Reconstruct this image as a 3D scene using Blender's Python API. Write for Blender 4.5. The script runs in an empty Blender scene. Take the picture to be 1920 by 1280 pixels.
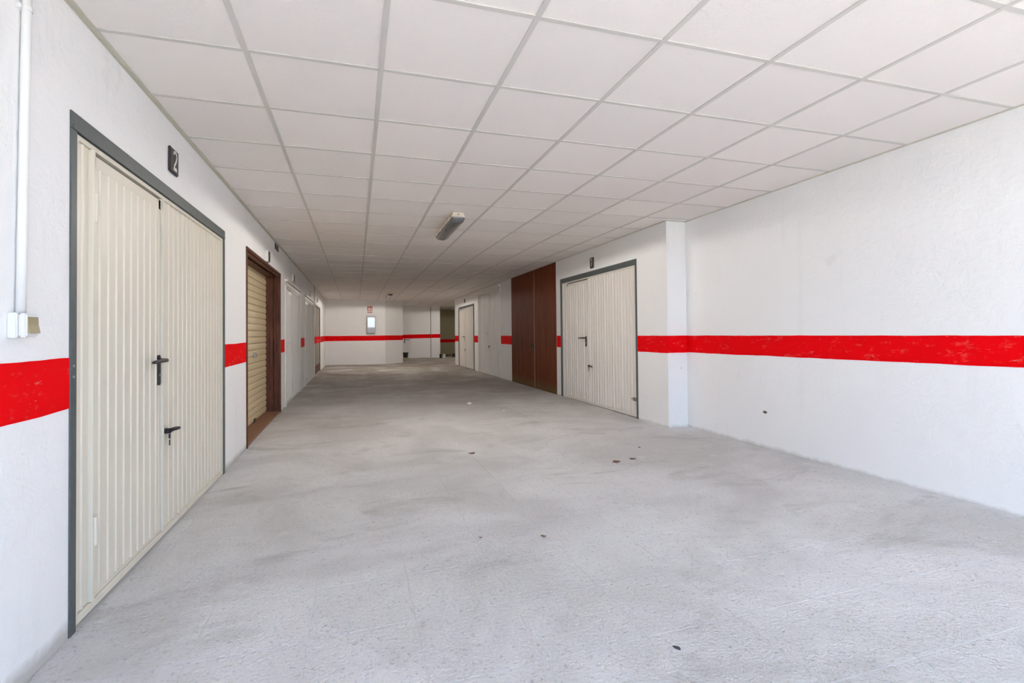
import bpy, bmesh, math, random
from mathutils import Vector, Matrix
random.seed(7)
scene = bpy.context.scene
C = scene.collection

# ------------------------------------------------------------------ camera
CAM_Z = 1.11
F_PX, YAW, PITCH, ROLL, PP_Y = 938.8, 0.3013, 0.0151, -0.0098, 612.05
cyw, syw = math.cos(YAW), math.sin(YAW)
fwd = Vector((syw*math.cos(PITCH), cyw*math.cos(PITCH), math.sin(PITCH)))
r0 = Vector((cyw, -syw, 0)); u0 = r0.cross(fwd)
rgt = math.cos(ROLL)*r0 + math.sin(ROLL)*u0
up = -math.sin(ROLL)*r0 + math.cos(ROLL)*u0
cam_data = bpy.data.cameras.new('camera')
cam = bpy.data.objects.new('camera', cam_data); C.objects.link(cam)
cam.matrix_world = Matrix(((rgt.x, up.x, -fwd.x, 0), (rgt.y, up.y, -fwd.y, 0), (rgt.z, up.z, -fwd.z, CAM_Z), (0, 0, 0, 1)))
cam_data.sensor_width = 36.0
cam_data.lens = F_PX*36.0/1920.0
cam_data.shift_y = -(640.0-PP_Y)/1920.0
cam_data.clip_start = 0.02
scene.camera = cam

# ------------------------------------------------------------------ world, sun, exposure
world = bpy.data.worlds.new('sky'); scene.world = world; world.use_nodes = True
wn = world.node_tree; wn.nodes.clear()
w_out = wn.nodes.new('ShaderNodeOutputWorld'); w_bg = wn.nodes.new('ShaderNodeBackground')
w_sky = wn.nodes.new('ShaderNodeTexSky'); w_sky.sky_type = 'HOSEK_WILKIE'
w_sky.sun_direction = Vector((-0.45, -0.25, 0.86)).normalized(); w_sky.turbidity = 5.0; w_sky.ground_albedo = 0.4
w_bg.inputs['Strength'].default_value = 15.0
wn.links.new(w_sky.outputs['Color'], w_bg.inputs['Color']); wn.links.new(w_bg.outputs['Background'], w_out.inputs['Surface'])
sun_d = bpy.data.lights.new('sun', 'SUN'); sun_d.energy = 12.0; sun_d.angle = 0.02; sun_d.color = (1.0, 0.93, 0.82)
sun = bpy.data.objects.new('sun', sun_d); C.objects.link(sun)
sun.rotation_euler = Vector((0.45, 0.25, -0.86)).to_track_quat('-Z', 'Y').to_euler()
FILL_W = (26.0, 35.0, 22.0)  # added fill under nearer, farther and added corner batten; power of each spot
scene.view_settings.view_transform = 'Standard'
scene.view_settings.look = 'None'
scene.view_settings.gamma = 1.0
scene.view_settings.use_curve_mapping = False
scene.view_settings.exposure = 0.66
scene.cycles.max_bounces = 8
scene.cycles.diffuse_bounces = 7
scene.cycles.glossy_bounces = 3
scene.cycles.use_adaptive_sampling = True
scene.cycles.adaptive_threshold = 0.12
scene.cycles.adaptive_min_samples = 20
scene.cycles.use_denoising = True

# ------------------------------------------------------------------ materials
def nodes_of(name):
    m = bpy.data.materials.new(name); m.use_nodes = True
    nt = m.node_tree
    return m, nt, nt.nodes['Principled BSDF'], nt.nodes, nt.links

def mixc(nt, fac, a, b):
    n = nt.nodes.new('ShaderNodeMix'); n.data_type = 'RGBA'
    for sock, v in ((n.inputs[0], fac), (n.inputs[6], a), (n.inputs[7], b)):
        if hasattr(v, 'is_output'): nt.links.new(v, sock)
        elif isinstance(v, (int, float)): sock.default_value = v
        else: sock.default_value = (*v[:3], 1)
    return n.outputs[2]

def math_n(nt, op, a, b=None, c=None):
    n = nt.nodes.new('ShaderNodeMath'); n.operation = op
    for i, v in enumerate((a, b, c)):
        if v is None: continue
        if hasattr(v, 'is_output'): nt.links.new(v, n.inputs[i])
        else: n.inputs[i].default_value = v
    return n.outputs[0]

def pos(nt, scale=(1, 1, 1)):
    g = nt.nodes.new('ShaderNodeNewGeometry'); mp = nt.nodes.new('ShaderNodeMapping')
    mp.inputs['Scale'].default_value = scale
    nt.links.new(g.outputs['Position'], mp.inputs['Vector'])
    return mp.outputs['Vector']

def noise(nt, vec, scale, detail=3, rough=0.55, dist=0.0):
    detail = min(detail, 4)
    n = nt.nodes.new('ShaderNodeTexNoise')
    n.inputs['Scale'].default_value = scale; n.inputs['Detail'].default_value = detail
    n.inputs['Roughness'].default_value = rough; n.inputs['Distortion'].default_value = dist
    nt.links.new(vec, n.inputs['Vector'])
    return n.outputs['Fac']

def ramp(nt, fac, lo, hi):
    n = nt.nodes.new('ShaderNodeMapRange'); n.interpolation_type = 'SMOOTHSTEP'
    n.inputs['From Min'].default_value = lo; n.inputs['From Max'].default_value = hi
    nt.links.new(fac, n.inputs['Value'])
    return n.outputs['Result']

def bump(nt, bs, height, strength, dist):
    b = nt.nodes.new('ShaderNodeBump'); b.inputs['Strength'].default_value = strength; b.inputs['Distance'].default_value = dist
    nt.links.new(height, b.inputs['Height']); nt.links.new(b.outputs['Normal'], bs.inputs['Normal'])

def plain(name, col, rough=0.5, metal=0.0, var=0.06, vscale=6.0, bmp=0.0, bscale=120.0, spec=0.5):
    m, nt, bs, N, Lk = nodes_of(name)
    v = pos(nt); n = noise(nt, v, vscale)
    c = mixc(nt, n, [max(0, k*(1-var)) for k in col], [min(1, k*(1+var)) for k in col])
    Lk.new(c, bs.inputs['Base Color'])
    bs.inputs['Roughness'].default_value = rough; bs.inputs['Metallic'].default_value = metal
    bs.inputs['Specular IOR Level'].default_value = spec
    if bmp: bump(nt, bs, noise(nt, v, bscale, 3), bmp, 0.002)
    return m

def plaster(name, col, dirt=(0.42, 0.40, 0.36)):
    m, nt, bs, N, Lk = nodes_of(name)
    v = pos(nt)
    big = noise(nt, v, 1.3, 4); c = mixc(nt, big, [k*0.96 for k in col], col)
    streak = ramp(nt, noise(nt, pos(nt, (5.0, 5.0, 0.5)), 1.6, 5), 0.58, 0.78)
    c = mixc(nt, math_n(nt, 'MULTIPLY', streak, 0.10), c, (0.60, 0.58, 0.54))
    scuff = ramp(nt, noise(nt, pos(nt, (1, 1, 0.8)), 2.3, 6, 0.65), 0.66, 0.76)
    c = mixc(nt, math_n(nt, 'MULTIPLY', scuff, 0.16), c, (0.50, 0.50, 0.50))
    speck = ramp(nt, noise(nt, v, 42, 2, 0.5), 0.79, 0.82)
    c = mixc(nt, math_n(nt, 'MULTIPLY', speck, 0.5), c, (0.35, 0.33, 0.30))
    # grime that clings to the foot of the wall in an uneven line
    sep = nt.nodes.new('ShaderNodeSeparateXYZ'); Lk.new(v, sep.inputs[0])
    h = math_n(nt, 'ADD', sep.outputs['Z'], math_n(nt, 'MULTIPLY', noise(nt, v, 7.0, 4, 0.7), -0.075))
    g = nt.nodes.new('ShaderNodeMapRange'); g.inputs['From Min'].default_value = 0.0; g.inputs['From Max'].default_value = -0.05
    Lk.new(h, g.inputs['Value'])
    c = mixc(nt, math_n(nt, 'MULTIPLY', g.outputs['Result'], 0.75), c, dirt)
    Lk.new(c, bs.inputs['Base Color'])
    bs.inputs['Roughness'].default_value = 0.75; bs.inputs['Specular IOR Level'].default_value = 0.25
    hh = math_n(nt, 'ADD', math_n(nt, 'MULTIPLY', noise(nt, v, 9, 6, 0.62, 0.4), 1.0), math_n(nt, 'MULTIPLY', noise(nt, v, 55, 3), 0.18))
    bump(nt, bs, hh, 0.55, 0.014)
    return m

def red_paint(name):
    m, nt, bs, N, Lk = nodes_of(name)
    v = pos(nt, (1, 1, 2.2))
    wear = ramp(nt, noise(nt, v, 9, 4, 0.75), 0.55, 0.70)
    scr = ramp(nt, noise(nt, pos(nt, (2, 2, 11)), 4, 4, 0.75), 0.65, 0.70)
    c = mixc(nt, noise(nt, v, 3), (0.80, 0.0015, 0.004), (0.88, 0.002, 0.006))
    c = mixc(nt, math_n(nt, 'MULTIPLY', wear, 0.20), c, (0.85, 0.22, 0.18))
    c = mixc(nt, math_n(nt, 'MULTIPLY', scr, 0.45), c, (0.85, 0.40, 0.36))
    Lk.new(c, bs.inputs['Base Color'])
    bs.inputs['Roughness'].default_value = 0.7; bs.inputs['Specular IOR Level'].default_value = 0.04
    bump(nt, bs, noise(nt, pos(nt), 14, 6, 0.65), 0.3, 0.008)
    return m

def concrete(name):
    m, nt, bs, N, Lk = nodes_of(name)
    v = pos(nt)
    col = mixc(nt, ramp(nt, noise(nt, v, 0.9, 5, 0.6, 0.6), 0.35, 0.65), (0.60, 0.585, 0.565), (0.73, 0.72, 0.71))
    st = ramp(nt, noise(nt, pos(nt, (0.8, 1.6, 1)), 1.5, 7, 0.66, 0.8), 0.52, 0.74)
    col = mixc(nt, math_n(nt, 'MULTIPLY', st, 0.75), col, (0.44, 0.425, 0.40))
    chalk = ramp(nt, noise(nt, v, 3.2, 7, 0.7, 0.5), 0.58, 0.74)
    col = mixc(nt, math_n(nt, 'MULTIPLY', chalk, 0.5), col, (0.82, 0.81, 0.80))
    # browner and darker with depth, in uneven patches
    sep = nt.nodes.new('ShaderNodeSeparateXYZ'); Lk.new(v, sep.inputs[0])
    far = nt.nodes.new('ShaderNodeMapRange'); far.inputs['From Min'].default_value = 8.0; far.inputs['From Max'].default_value = 16.0
    Lk.new(math_n(nt, 'ADD', sep.outputs['Y'], math_n(nt, 'MULTIPLY', noise(nt, v, 0.7, 5), 4.0)), far.inputs['Value'])
    depth_brown = math_n(nt, 'MULTIPLY', far.outputs['Result'], ramp(nt, noise(nt, v, 1.1, 6, 0.65), 0.22, 0.60))
    col = mixc(nt, math_n(nt, 'MULTIPLY', depth_brown, 0.92), col, (0.29, 0.25, 0.20))
    pit = ramp(nt, noise(nt, v, 60, 3, 0.6), 0.58, 0.70)
    col = mixc(nt, math_n(nt, 'MULTIPLY', pit, 0.6), col, (0.33, 0.32, 0.31))
    oi = nt.nodes.new('ShaderNodeObjectInfo')
    col = mixc(nt, math_n(nt, 'MULTIPLY', oi.outputs['Random'], 0.10), col, (0.46, 0.45, 0.44))
    Lk.new(col, bs.inputs['Base Color'])
    bs.inputs['Roughness'].default_value = 0.85; bs.inputs['Specular IOR Level'].default_value = 0.25
    hh = math_n(nt, 'ADD', noise(nt, v, 70, 4, 0.6), math_n(nt, 'MULTIPLY', noise(nt, v, 18, 4), 0.6))
    bump(nt, bs, hh, 0.9, 0.012)
    return m

def tile_mat(name):
    m, nt, bs, N, Lk = nodes_of(name)
    v = pos(nt); oi = nt.nodes.new('ShaderNodeObjectInfo')
    c = mixc(nt, oi.outputs['Random'], (0.83, 0.785, 0.755), (0.88, 0.835, 0.80))
    spot = ramp(nt, noise(nt, v, 3.1, 3), 0.79, 0.84)
    c = mixc(nt, math_n(nt, 'MULTIPLY', spot, 0.4), c, (0.55, 0.44, 0.30))
    Lk.new(c, bs.inputs['Base Color'])
    bs.inputs['Roughness'].default_value = 0.85; bs.inputs['Specular IOR Level'].default_value = 0.2
    bump(nt, bs, noise(nt, v, 110, 4, 0.7), 0.7, 0.005)
    return m

def wood(name, a, b, grain=(14, 14, 0.7), rough=0.5):
    m, nt, bs, N, Lk = nodes_of(name)
    g = noise(nt, pos(nt, grain), 3.0, 7, 0.65, 1.2)
    c = mixc(nt, ramp(nt, g, 0.30, 0.72), a, b)
    Lk.new(c, bs.inputs['Base Color']); bs.inputs['Roughness'].default_value = rough
    bs.inputs['Specular IOR Level'].default_value = 0.3
    bump(nt, bs, g, 0.2, 0.004)
    return m

def ply_door(name):
    m, nt, bs, N, Lk = nodes_of(name)
    g = noise(nt, pos(nt, (18, 18, 0.5)), 2.4, 6, 0.6, 0.8)
    c = mixc(nt, ramp(nt, g, 0.3, 0.75), (0.115, 0.027, 0.010), (0.225, 0.066, 0.028))
    # worn, damp-stained foot of the boards
    v = pos(nt)
    sep = nt.nodes.new('ShaderNodeSeparateXYZ'); Lk.new(v, sep.inputs[0])
    h = math_n(nt, 'SUBTRACT', sep.outputs['Z'], math_n(nt, 'MULTIPLY', noise(nt, v, 5.0, 5, 0.7), 0.30))
    k = nt.nodes.new('ShaderNodeMapRange'); k.inputs['From Min'].default_value = 0.06; k.inputs['From Max'].default_value = -0.06
    Lk.new(h, k.inputs['Value'])
    c = mixc(nt, math_n(nt, 'MULTIPLY', k.outputs['Result'], 0.8), c, (0.16, 0.105, 0.045))
    Lk.new(c, bs.inputs['Base Color']); bs.inputs['Roughness'].default_value = 0.6
    bs.inputs['Specular IOR Level'].default_value = 0.06
    return m

def cream_paint(name, col, dirtcol):
    m, nt, bs, N, Lk = nodes_of(name)
    v = pos(nt, (6, 6, 0.7))
    c = mixc(nt, ramp(nt, noise(nt, v, 1.2, 5, 0.6), 0.55, 0.8), col, [k*0.88 for k in col])
    sp = ramp(nt, noise(nt, pos(nt), 5.0, 6, 0.7), 0.70, 0.78)
    c = mixc(nt, math_n(nt, 'MULTIPLY', sp, 0.2), c, dirtcol)
    Lk.new(c, bs.inputs['Base Color']); bs.inputs['Roughness'].default_value = 0.42
    bs.inputs['Specular IOR Level'].default_value = 0.35
    return m

def galv(name, col):
    m, nt, bs, N, Lk = nodes_of(name)
    v = pos(nt)
    c = mixc(nt, noise(nt, v, 45, 5, 0.7), [k*0.75 for k in col], [k*1.25 for k in col])
    c = mixc(nt, math_n(nt, 'MULTIPLY', ramp(nt, noise(nt, v, 160, 2), 0.70, 0.76), 0.4), c, (0.35, 0.36, 0.36))
    Lk.new(c, bs.inputs['Base Color']); bs.inputs['Roughness'].default_value = 0.5; bs.inputs['Metallic'].default_value = 0.0
    bump(nt, bs, noise(nt, v, 60, 4), 0.25, 0.002)
    return m

M = {
    'wall': plaster('white_plaster', (0.89, 0.89, 0.89)),
    'wall_dim': plaster('shade_brown_plaster', (0.48, 0.43, 0.30)),  # passage plaster with its lack of light put into the brown colour
    'red': red_paint('red_paint'),
    'floor': concrete('concrete_paver'),
    'grout': plain('pale_grout', (0.70, 0.69, 0.67), 0.9, bmp=0.3),
    'ground': plain('sunlit_paving', (0.50, 0.47, 0.42), 0.9, vscale=2.0),
    'tile': tile_mat('mineral_ceiling_tile'),
    'bar': plain('grid_metal', (0.60, 0.58, 0.54), 0.5, var=0.08),
    'angle': plain('beige_wall_angle', (0.56, 0.54, 0.45), 0.5, var=0.08),
    'slab': plain('ceiling_void', (0.55, 0.53, 0.5), 0.9),
    'cream': cream_paint('cream_painted_steel', (0.74, 0.69, 0.58), (0.42, 0.33, 0.20)),
    'pale': cream_paint('pale_painted_steel', (0.79, 0.75, 0.69), (0.45, 0.38, 0.28)),
    'white_steel': cream_paint('white_painted_steel', (0.86, 0.845, 0.81), (0.5, 0.45, 0.36)),
    'off_white': cream_paint('off_white_painted_steel', (0.77, 0.74, 0.69), (0.48, 0.42, 0.33)),
    'grey_steel': galv('grey_green_steel', (0.085, 0.10, 0.10)),
    'taupe': cream_paint('taupe_painted_steel', (0.25, 0.21, 0.165), (0.14, 0.10, 0.07)),
    'shutter': cream_paint('tan_shutter_slat', (0.72, 0.59, 0.37), (0.25, 0.18, 0.10)),
    'wood': wood('red_brown_wood', (0.055, 0.017, 0.009), (0.17, 0.058, 0.030)),
    'ply': ply_door('dark_brown_board'),
    'seam': plain('bare_wood_edge', (0.30, 0.17, 0.11), 0.7),
    'threshold': plain('brown_tile', (0.26, 0.13, 0.075), 0.6, bmp=0.2),
    'black': plain('black_plastic', (0.018, 0.020, 0.024), 0.35),
    'dark_metal': plain('dark_worn_metal', (0.055, 0.058, 0.062), 0.4, 0.3),
    'steel': plain('zinc_steel', (0.45, 0.45, 0.45), 0.35, 0.8),
    'brass': plain('dull_brass', (0.30, 0.26, 0.16), 0.45, 0.6),
    'pvc': plain('white_pvc', (0.76, 0.76, 0.75), 0.4),
    'rocker': plain('khaki_rocker', (0.33, 0.27, 0.15), 0.45),
    'plate': plain('near_black_enamel', (0.030, 0.025, 0.025), 0.35),
    'numeral': plain('pale_numeral', (0.78, 0.76, 0.72), 0.5),
    'lamp_base': plain('yellowed_lamp_base', (0.82, 0.74, 0.60), 0.5),
    'sign_red': plain('faded_sign_red', (0.42, 0.055, 0.035), 0.45),
    'sign_white': plain('sign_white', (0.80, 0.76, 0.72), 0.45),
    'grey_frame': plain('grey_metal_frame', (0.30, 0.30, 0.29), 0.4, 0.4),
    'leaf': plain('dry_leaf', (0.20, 0.095, 0.045), 0.8, var=0.3, vscale=60),
    'stone': plain('pale_chip', (0.72, 0.70, 0.66), 0.9),
    'pebble': plain('dark_chip', (0.05, 0.055, 0.06), 0.7),
    'hole': plain('exposed_brick_chip', (0.16, 0.12, 0.09), 0.9, var=0.3, vscale=90),
    'block': plain('pale_block', (0.42, 0.38, 0.27), 0.85),
    'bucket': plain('white_bucket', (0.72, 0.74, 0.74), 0.45),
    'added_yard_wall': plain('added_yard_beige', (0.34, 0.29, 0.27), 0.9, vscale=1.0),
    'vent': plain('dark_vent', (0.10, 0.085, 0.05), 0.7),
}
# clear, dusty lamp cover
m, nt, bs, N, Lk = nodes_of('dusty_polycarbonate')
bs.inputs['Base Color'].default_value = (0.17, 0.175, 0.18, 1); bs.inputs['Roughness'].default_value = 0.16
bs.inputs['Specular IOR Level'].default_value = 0.8
Lk.new(mixc(nt, noise(nt, pos(nt), 20, 4), (0.085, 0.09, 0.10), (0.15, 0.155, 0.165)), bs.inputs['Base Color'])
M['diffuser'] = m
# cabinet glass: a smooth pane that mirrors the entrance
m, nt, bs, N, Lk = nodes_of('cabinet_glass')
Lk.new(mixc(nt, noise(nt, pos(nt), 5, 3), (0.30, 0.28, 0.28), (0.40, 0.37, 0.37)), bs.inputs['Base Color'])
bs.inputs['Roughness'].default_value = 0.03; bs.inputs['Specular IOR Level'].default_value = 1.0
bs.inputs['Coat Weight'].default_value = 1.0; bs.inputs['Coat IOR'].default_value = 1.9; bs.inputs['Coat Roughness'].default_value = 0.02
M['glass'] = m

# ------------------------------------------------------------------ mesh helpers
class MB:
    """collects geometry; fn maps local (u, w, z) to world"""
    def __init__(self, fn=None):
        self.bm = bmesh.new(); self.fn = fn or (lambda a, b, c: (a, b, c))
    def v(self, a, b, c): return self.bm.verts.new(self.fn(a, b, c))
    def box(self, a0, a1, b0, b1, c0, c1, bev=0.0, seg=1):
        vs = [self.v(a, b, c) for a in (a0, a1) for b in (b0, b1) for c in (c0, c1)]
        fs = [self.bm.faces.new([vs[i] for i in q]) for q in ((0, 1, 3, 2), (4, 6, 7, 5), (0, 4, 5, 1), (2, 3, 7, 6), (0, 2, 6, 4), (1, 5, 7, 3))]
        if bev:
            es = list({e for f in fs for e in f.edges})
            bmesh.ops.bevel(self.bm, geom=es, offset=bev, segments=seg, affect='EDGES', clamp_overlap=True)
        return self
    def extrude(self, poly, axis, t0, t1):
        """poly in the two other axes (in order), closed prism along axis 0/1/2"""
        def mk(p, t):
            q = [p[0], p[1]]; q.insert(axis, t); return self.v(*q)
        A = [mk(p, t0) for p in poly]; B = [mk(p, t1) for p in poly]
        n = len(poly)
        for i in range(n): self.bm.faces.new((A[i], A[(i+1) % n], B[(i+1) % n], B[i]))
        self.bm.faces.new(A[::-1]); self.bm.faces.new(B)
        return self
    def tube(self, pts, r, n=10, caps=True):
        P = [Vector(p) for p in pts]; rings = []
        rr = r if isinstance(r, (list, tuple)) else [r]*len(P)
        for i, p in enumerate(P):
            d = (P[min(i+1, len(P)-1)]-P[max(i-1, 0)]).normalized()
            x = d.orthogonal().normalized() if i == 0 else (x-d*x.dot(d)).normalized()
            y = d.cross(x)
            rings.append([self.v(*(p+rr[i]*(math.cos(2*math.pi*k/n)*x+math.sin(2*math.pi*k/n)*y))) for k in range(n)])
        for a, b in zip(rings, rings[1:]):
            for k in range(n): self.bm.faces.new((a[k], a[(k+1) % n], b[(k+1) % n], b[k]))
        if caps: self.bm.faces.new(rings[0][::-1]); self.bm.faces.new(rings[-1])
        return self
    def sheet(self, prof, z0, z1, thick=0.02):
        """corrugated sheet: prof = [(u, w)...] extruded in z, with a flat back"""
        bk = min(p[1] for p in prof)-thick
        poly = list(prof)+[(prof[-1][0], bk), (prof[0][0], bk)]
        return self.extrude(poly, 2, z0, z1)
    def build(self, name, mat, parent=None, smooth=False):
        bmesh.ops.recalc_face_normals(self.bm, faces=self.bm.faces[:])
        me = bpy.data.meshes.new(name); self.bm.to_mesh(me); self.bm.free()
        me.materials.append(M[mat])
        if smooth:
            for p in me.polygons: p.use_smooth = True
        o = bpy.data.objects.new(name, me); C.objects.link(o); o.parent = parent
        return o

def tag(o, label, cat=None, group=None, kind=None):
    o['label'] = label
    if cat: o['category'] = cat
    if group: o['group'] = group
    if kind: o['kind'] = kind
    return o
def empty(name, loc, label, cat, group=None, kind=None):
    # parts are modelled in world coordinates, so the empty only marks the base
    o = bpy.data.objects.new(name, None); C.objects.link(o)
    o.empty_display_size = 0.1
    o.location = loc
    return tag(o, label, cat, group, kind)
def adopt(parent):
    """keep world-space meshes in place under an empty that stands elsewhere"""
    bpy.context.view_layer.update()
    inv = Matrix.Translation(parent.location).inverted()
    for ch in parent.children: ch.matrix_parent_inverse = inv

# ------------------------------------------------------------------ layout (metres; camera stands at x=0 y=0)
XL, XR, XRN = -1.063, 3.46, 3.72      # left wall, right wall behind the pier, right wall near
Y_OPEN, Y_PIER, Y_REND = -1.3, 5.03, 18.2
Y_FAR, Y_BACK, Y_DARK = 19.1, 22.9, 26.0
ZC = CAM_Z+1.3054                      # ceiling
def zr(z): return z+CAM_Z
def interp(t, tab):
    if t <= tab[0][0]: return tab[0][1]
    for (a, b), (c, d) in zip(tab, tab[1:]):
        if t <= c: return b+(d-b)*(t-a)/(c-a)
    return tab[-1][1]
ZL = [(2.0, -0.042), (4.7, -0.030), (6.5, 0.000), (10, 0.032), (14, 0.050), (19, 0.063), (23, 0.075)]
ZR = [(2.0, 0.015), (5.0, 0.000), (8.0, 0.012), (12, 0.010), (16, 0.005), (19, 0.03), (23, 0.07)]
def fz(x, y):
    t = min(1, max(0, (x-XL)/(XR-XL)))
    return interp(y, ZL)*(1-t)+interp(y, ZR)*t
left = lambda u, w, z: (XL+w, u, z)      # local frame of the left wall: u along depth, w into the room
right = lambda u, w, z: (XR-w, u, z)
rnear = lambda u, w, z: (XRN-w, u, z)

# ------------------------------------------------------------------ floor of 40 cm pavers
PX0, PY0, PP = 0.22, 1.64, 0.40
fl = MB()
ys = [Y_OPEN]+[i*0.5 for i in range(-2, 55)]
xs = [-1.6, XL]+[XL+(XRN-XL)*i/6 for i in range(1, 7)]+[4.6, 7.0]
grid = [[fl.v(x, y, fz(x, y)-0.0020) for y in ys] for x in xs]
for i in range(len(xs)-1):
    for j in range(len(ys)-1): fl.bm.faces.new((grid[i][j], grid[i+1][j], grid[i+1][j+1], grid[i][j+1]))
floor = tag(fl.build('floor', 'grout'), 'grey concrete paver floor, stained and browner with depth, running the length of the garage', 'floor', kind='structure')
def paver_geo(mb, x0, x1, y0, y1):
    g, h, b = 0.0010, 0.0020, 0.0014
    xs_ = (x0+g, x1-g); ys_ = (y0+g, y1-g)
    lo = [mb.v(x, y, fz(x, y)-h) for x, y in ((xs_[0], ys_[0]), (xs_[1], ys_[0]), (xs_[1], ys_[1]), (xs_[0], ys_[1]))]
    hi = [mb.v(x, y, fz(x, y)) for x, y in ((xs_[0]+b, ys_[0]+b), (xs_[1]-b, ys_[0]+b), (xs_[1]-b, ys_[1]-b), (xs_[0]+b, ys_[1]-b))]
    mb.bm.faces.new(hi)
    for k in range(4): mb.bm.faces.new((lo[k], lo[(k+1) % 4], hi[(k+1) % 4], hi[k]))
cols = [XL]+[PX0+PP*k for k in range(-3, 9)]+[XRN]
rest = MB(); n_paver = 0
for r in range(-8, 62):
    y0 = PY0+PP*r; y1 = y0+PP
    cc = cols if y0 < Y_REND-0.4 else [XL]+[PX0+PP*k for k in range(-3, 15)]
    for x0, x1 in zip(cc, cc[1:]):
        xe = min(x1, XR+0.02) if Y_PIER+0.1 < y0 < Y_REND-0.4 else x1
        if xe-x0 < 0.03: continue
        if y0 > Y_FAR and x1 < 0.8: continue
        if r >= -2 and n_paver < 299:
            mb = MB(); paver_geo(mb, x0, xe, y0, y1); mb.build('paver', 'floor', floor); n_paver += 1
        else: paver_geo(rest, x0, xe, y0, y1)
ro = rest.build('distant_pavers', 'floor', floor); ro['kind'] = 'stuff'

g = MB()
g.box(-40, 40, -60, Y_OPEN-0.004, -0.35, -0.035)
tag(g.build('ground', 'ground'), 'open paved yard outside the garage entrance', 'ground', kind='structure')

mb = MB(); mb.box(-30, 30, -25.3, -25.0, -0.04, 2.1)  # added out of view so the cabinet glass reflects something darker low down
tag(mb.build('wall_yard_added', 'added_yard_wall'), 'low beige wall added out of view across the yard for the cabinet glass to reflect', 'wall', kind='structure')

# ------------------------------------------------------------------ walls
def wall_boxes(mb, y0, y1, openings, w0, ztop, zbot=-0.12):
    """wall along depth between w=-thickness (w0) and w=0, with door openings (ya, yb, ztop)"""
    y = y0
    for a, b, t in sorted(openings):
        mb.box(y, a, w0, 0, zbot, ztop)
        if t < ztop-0.005: mb.box(a, b, w0, 0, t, ztop)
        y = b
    mb.box(y, y1, w0, 0, zbot, ztop)
T_TOP = ZC+0.25
D2 = (2.360, 4.745, zr(0.893)); SH = (5.615, 7.975, zr(0.917)); DA = (8.46, 10.60, zr(0.888)); DB = (11.56, 13.88, zr(0.890)); DC = (14.30, 16.35, zr(0.865))
mb = MB(left); wall_boxes(mb, Y_OPEN, Y_FAR+0.2, [D2, SH, DA, DB, DC], -0.40, T_TOP)
mb.box(Y_OPEN, Y_FAR+0.2, -0.9, -0.6, -0.12, T_TOP); mb.box(Y_OPEN, Y_OPEN+0.2, -0.6, -0.4, -0.12, T_TOP); mb.box(Y_FAR, Y_FAR+0.2, -0.6, -0.4, -0.12, T_TOP); mb.box(Y_OPEN, Y_FAR, -0.6, -0.4, T_TOP-0.1, T_TOP); mb.box(Y_OPEN, Y_FAR, -0.6, -0.4, -0.3, -0.12)  # outer skin added behind the doors to stop daylight leaking through
wall_left = tag(mb.build('wall_left', 'wall'), 'long white plastered wall on the left with garage doors and red band', 'wall', kind='structure')
D7 = (5.685, 8.218, zr(0.960)); DW = (8.42, 11.14, ZC-0.004); DD = (12.10, 14.45, zr(1.246)); DE = (15.035, 17.45, zr(0.957))
mb = MB(right); wall_boxes(mb, Y_PIER, Y_REND, [D7, DW, DD, DE], -0.55, T_TOP)
mb.box(Y_OPEN, Y_PIER, -0.55, XR-XRN, -0.12, T_TOP)
mb.box(Y_PIER, Y_REND, -0.9, -0.7, -0.12, T_TOP); mb.box(Y_PIER, Y_PIER+0.2, -0.7, -0.55, -0.12, T_TOP); mb.box(Y_REND-0.2, Y_REND, -0.7, -0.55, -0.12, T_TOP); mb.box(Y_PIER, Y_REND, -0.7, -0.55, T_TOP-0.1, T_TOP); mb.box(Y_PIER, Y_REND, -0.7, -0.55, -0.3, -0.12)  # same added skin on this side, closing the doors off from daylight
wall_right = tag(mb.build('wall_right', 'wall'), 'white plastered wall on the right with a projecting pier and red band', 'wall', kind='structure')
# far walls
mb = MB()
def wall_poly(mb, pts, z0=-0.12, z1=None): mb.extrude(pts, 2, z0, z1 or T_TOP)
wall_poly(mb, [(XL-0.4, Y_FAR), (1.02, Y_FAR), (1.72, 19.85), (1.72, Y_BACK+0.2), (XL-0.4, Y_BACK+0.2)])
wall_far = tag(mb.build('wall_far', 'wall'), 'white end wall with an angled corner, facing down the garage', 'wall', kind='structure')
mb = MB()
DOORB = (1.78, 3.235)
mb.box(1.72, 3.66, Y_BACK, Y_BACK+0.2, -0.12, T_TOP)
mb.box(3.46, 3.66, Y_BACK+0.2, Y_DARK, -0.12, T_TOP)
wall_back = tag(mb.build('wall_back', 'wall'), 'white wall set back beyond the angled corner at the far end', 'wall', kind='structure')
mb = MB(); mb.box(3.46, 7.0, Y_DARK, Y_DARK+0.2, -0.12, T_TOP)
wall_deep = tag(mb.build('wall_deep', 'wall_dim'), 'wall deep in the passage at the far right, shade put into its brown colour', 'wall', kind='structure')
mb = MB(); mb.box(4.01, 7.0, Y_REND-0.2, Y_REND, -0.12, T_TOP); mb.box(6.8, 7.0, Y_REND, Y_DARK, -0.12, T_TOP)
tag(mb.build('wall_passage', 'wall_dim'), 'side wall of the passage round the far right corner, shade put into its colour', 'wall', kind='structure')

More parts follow.
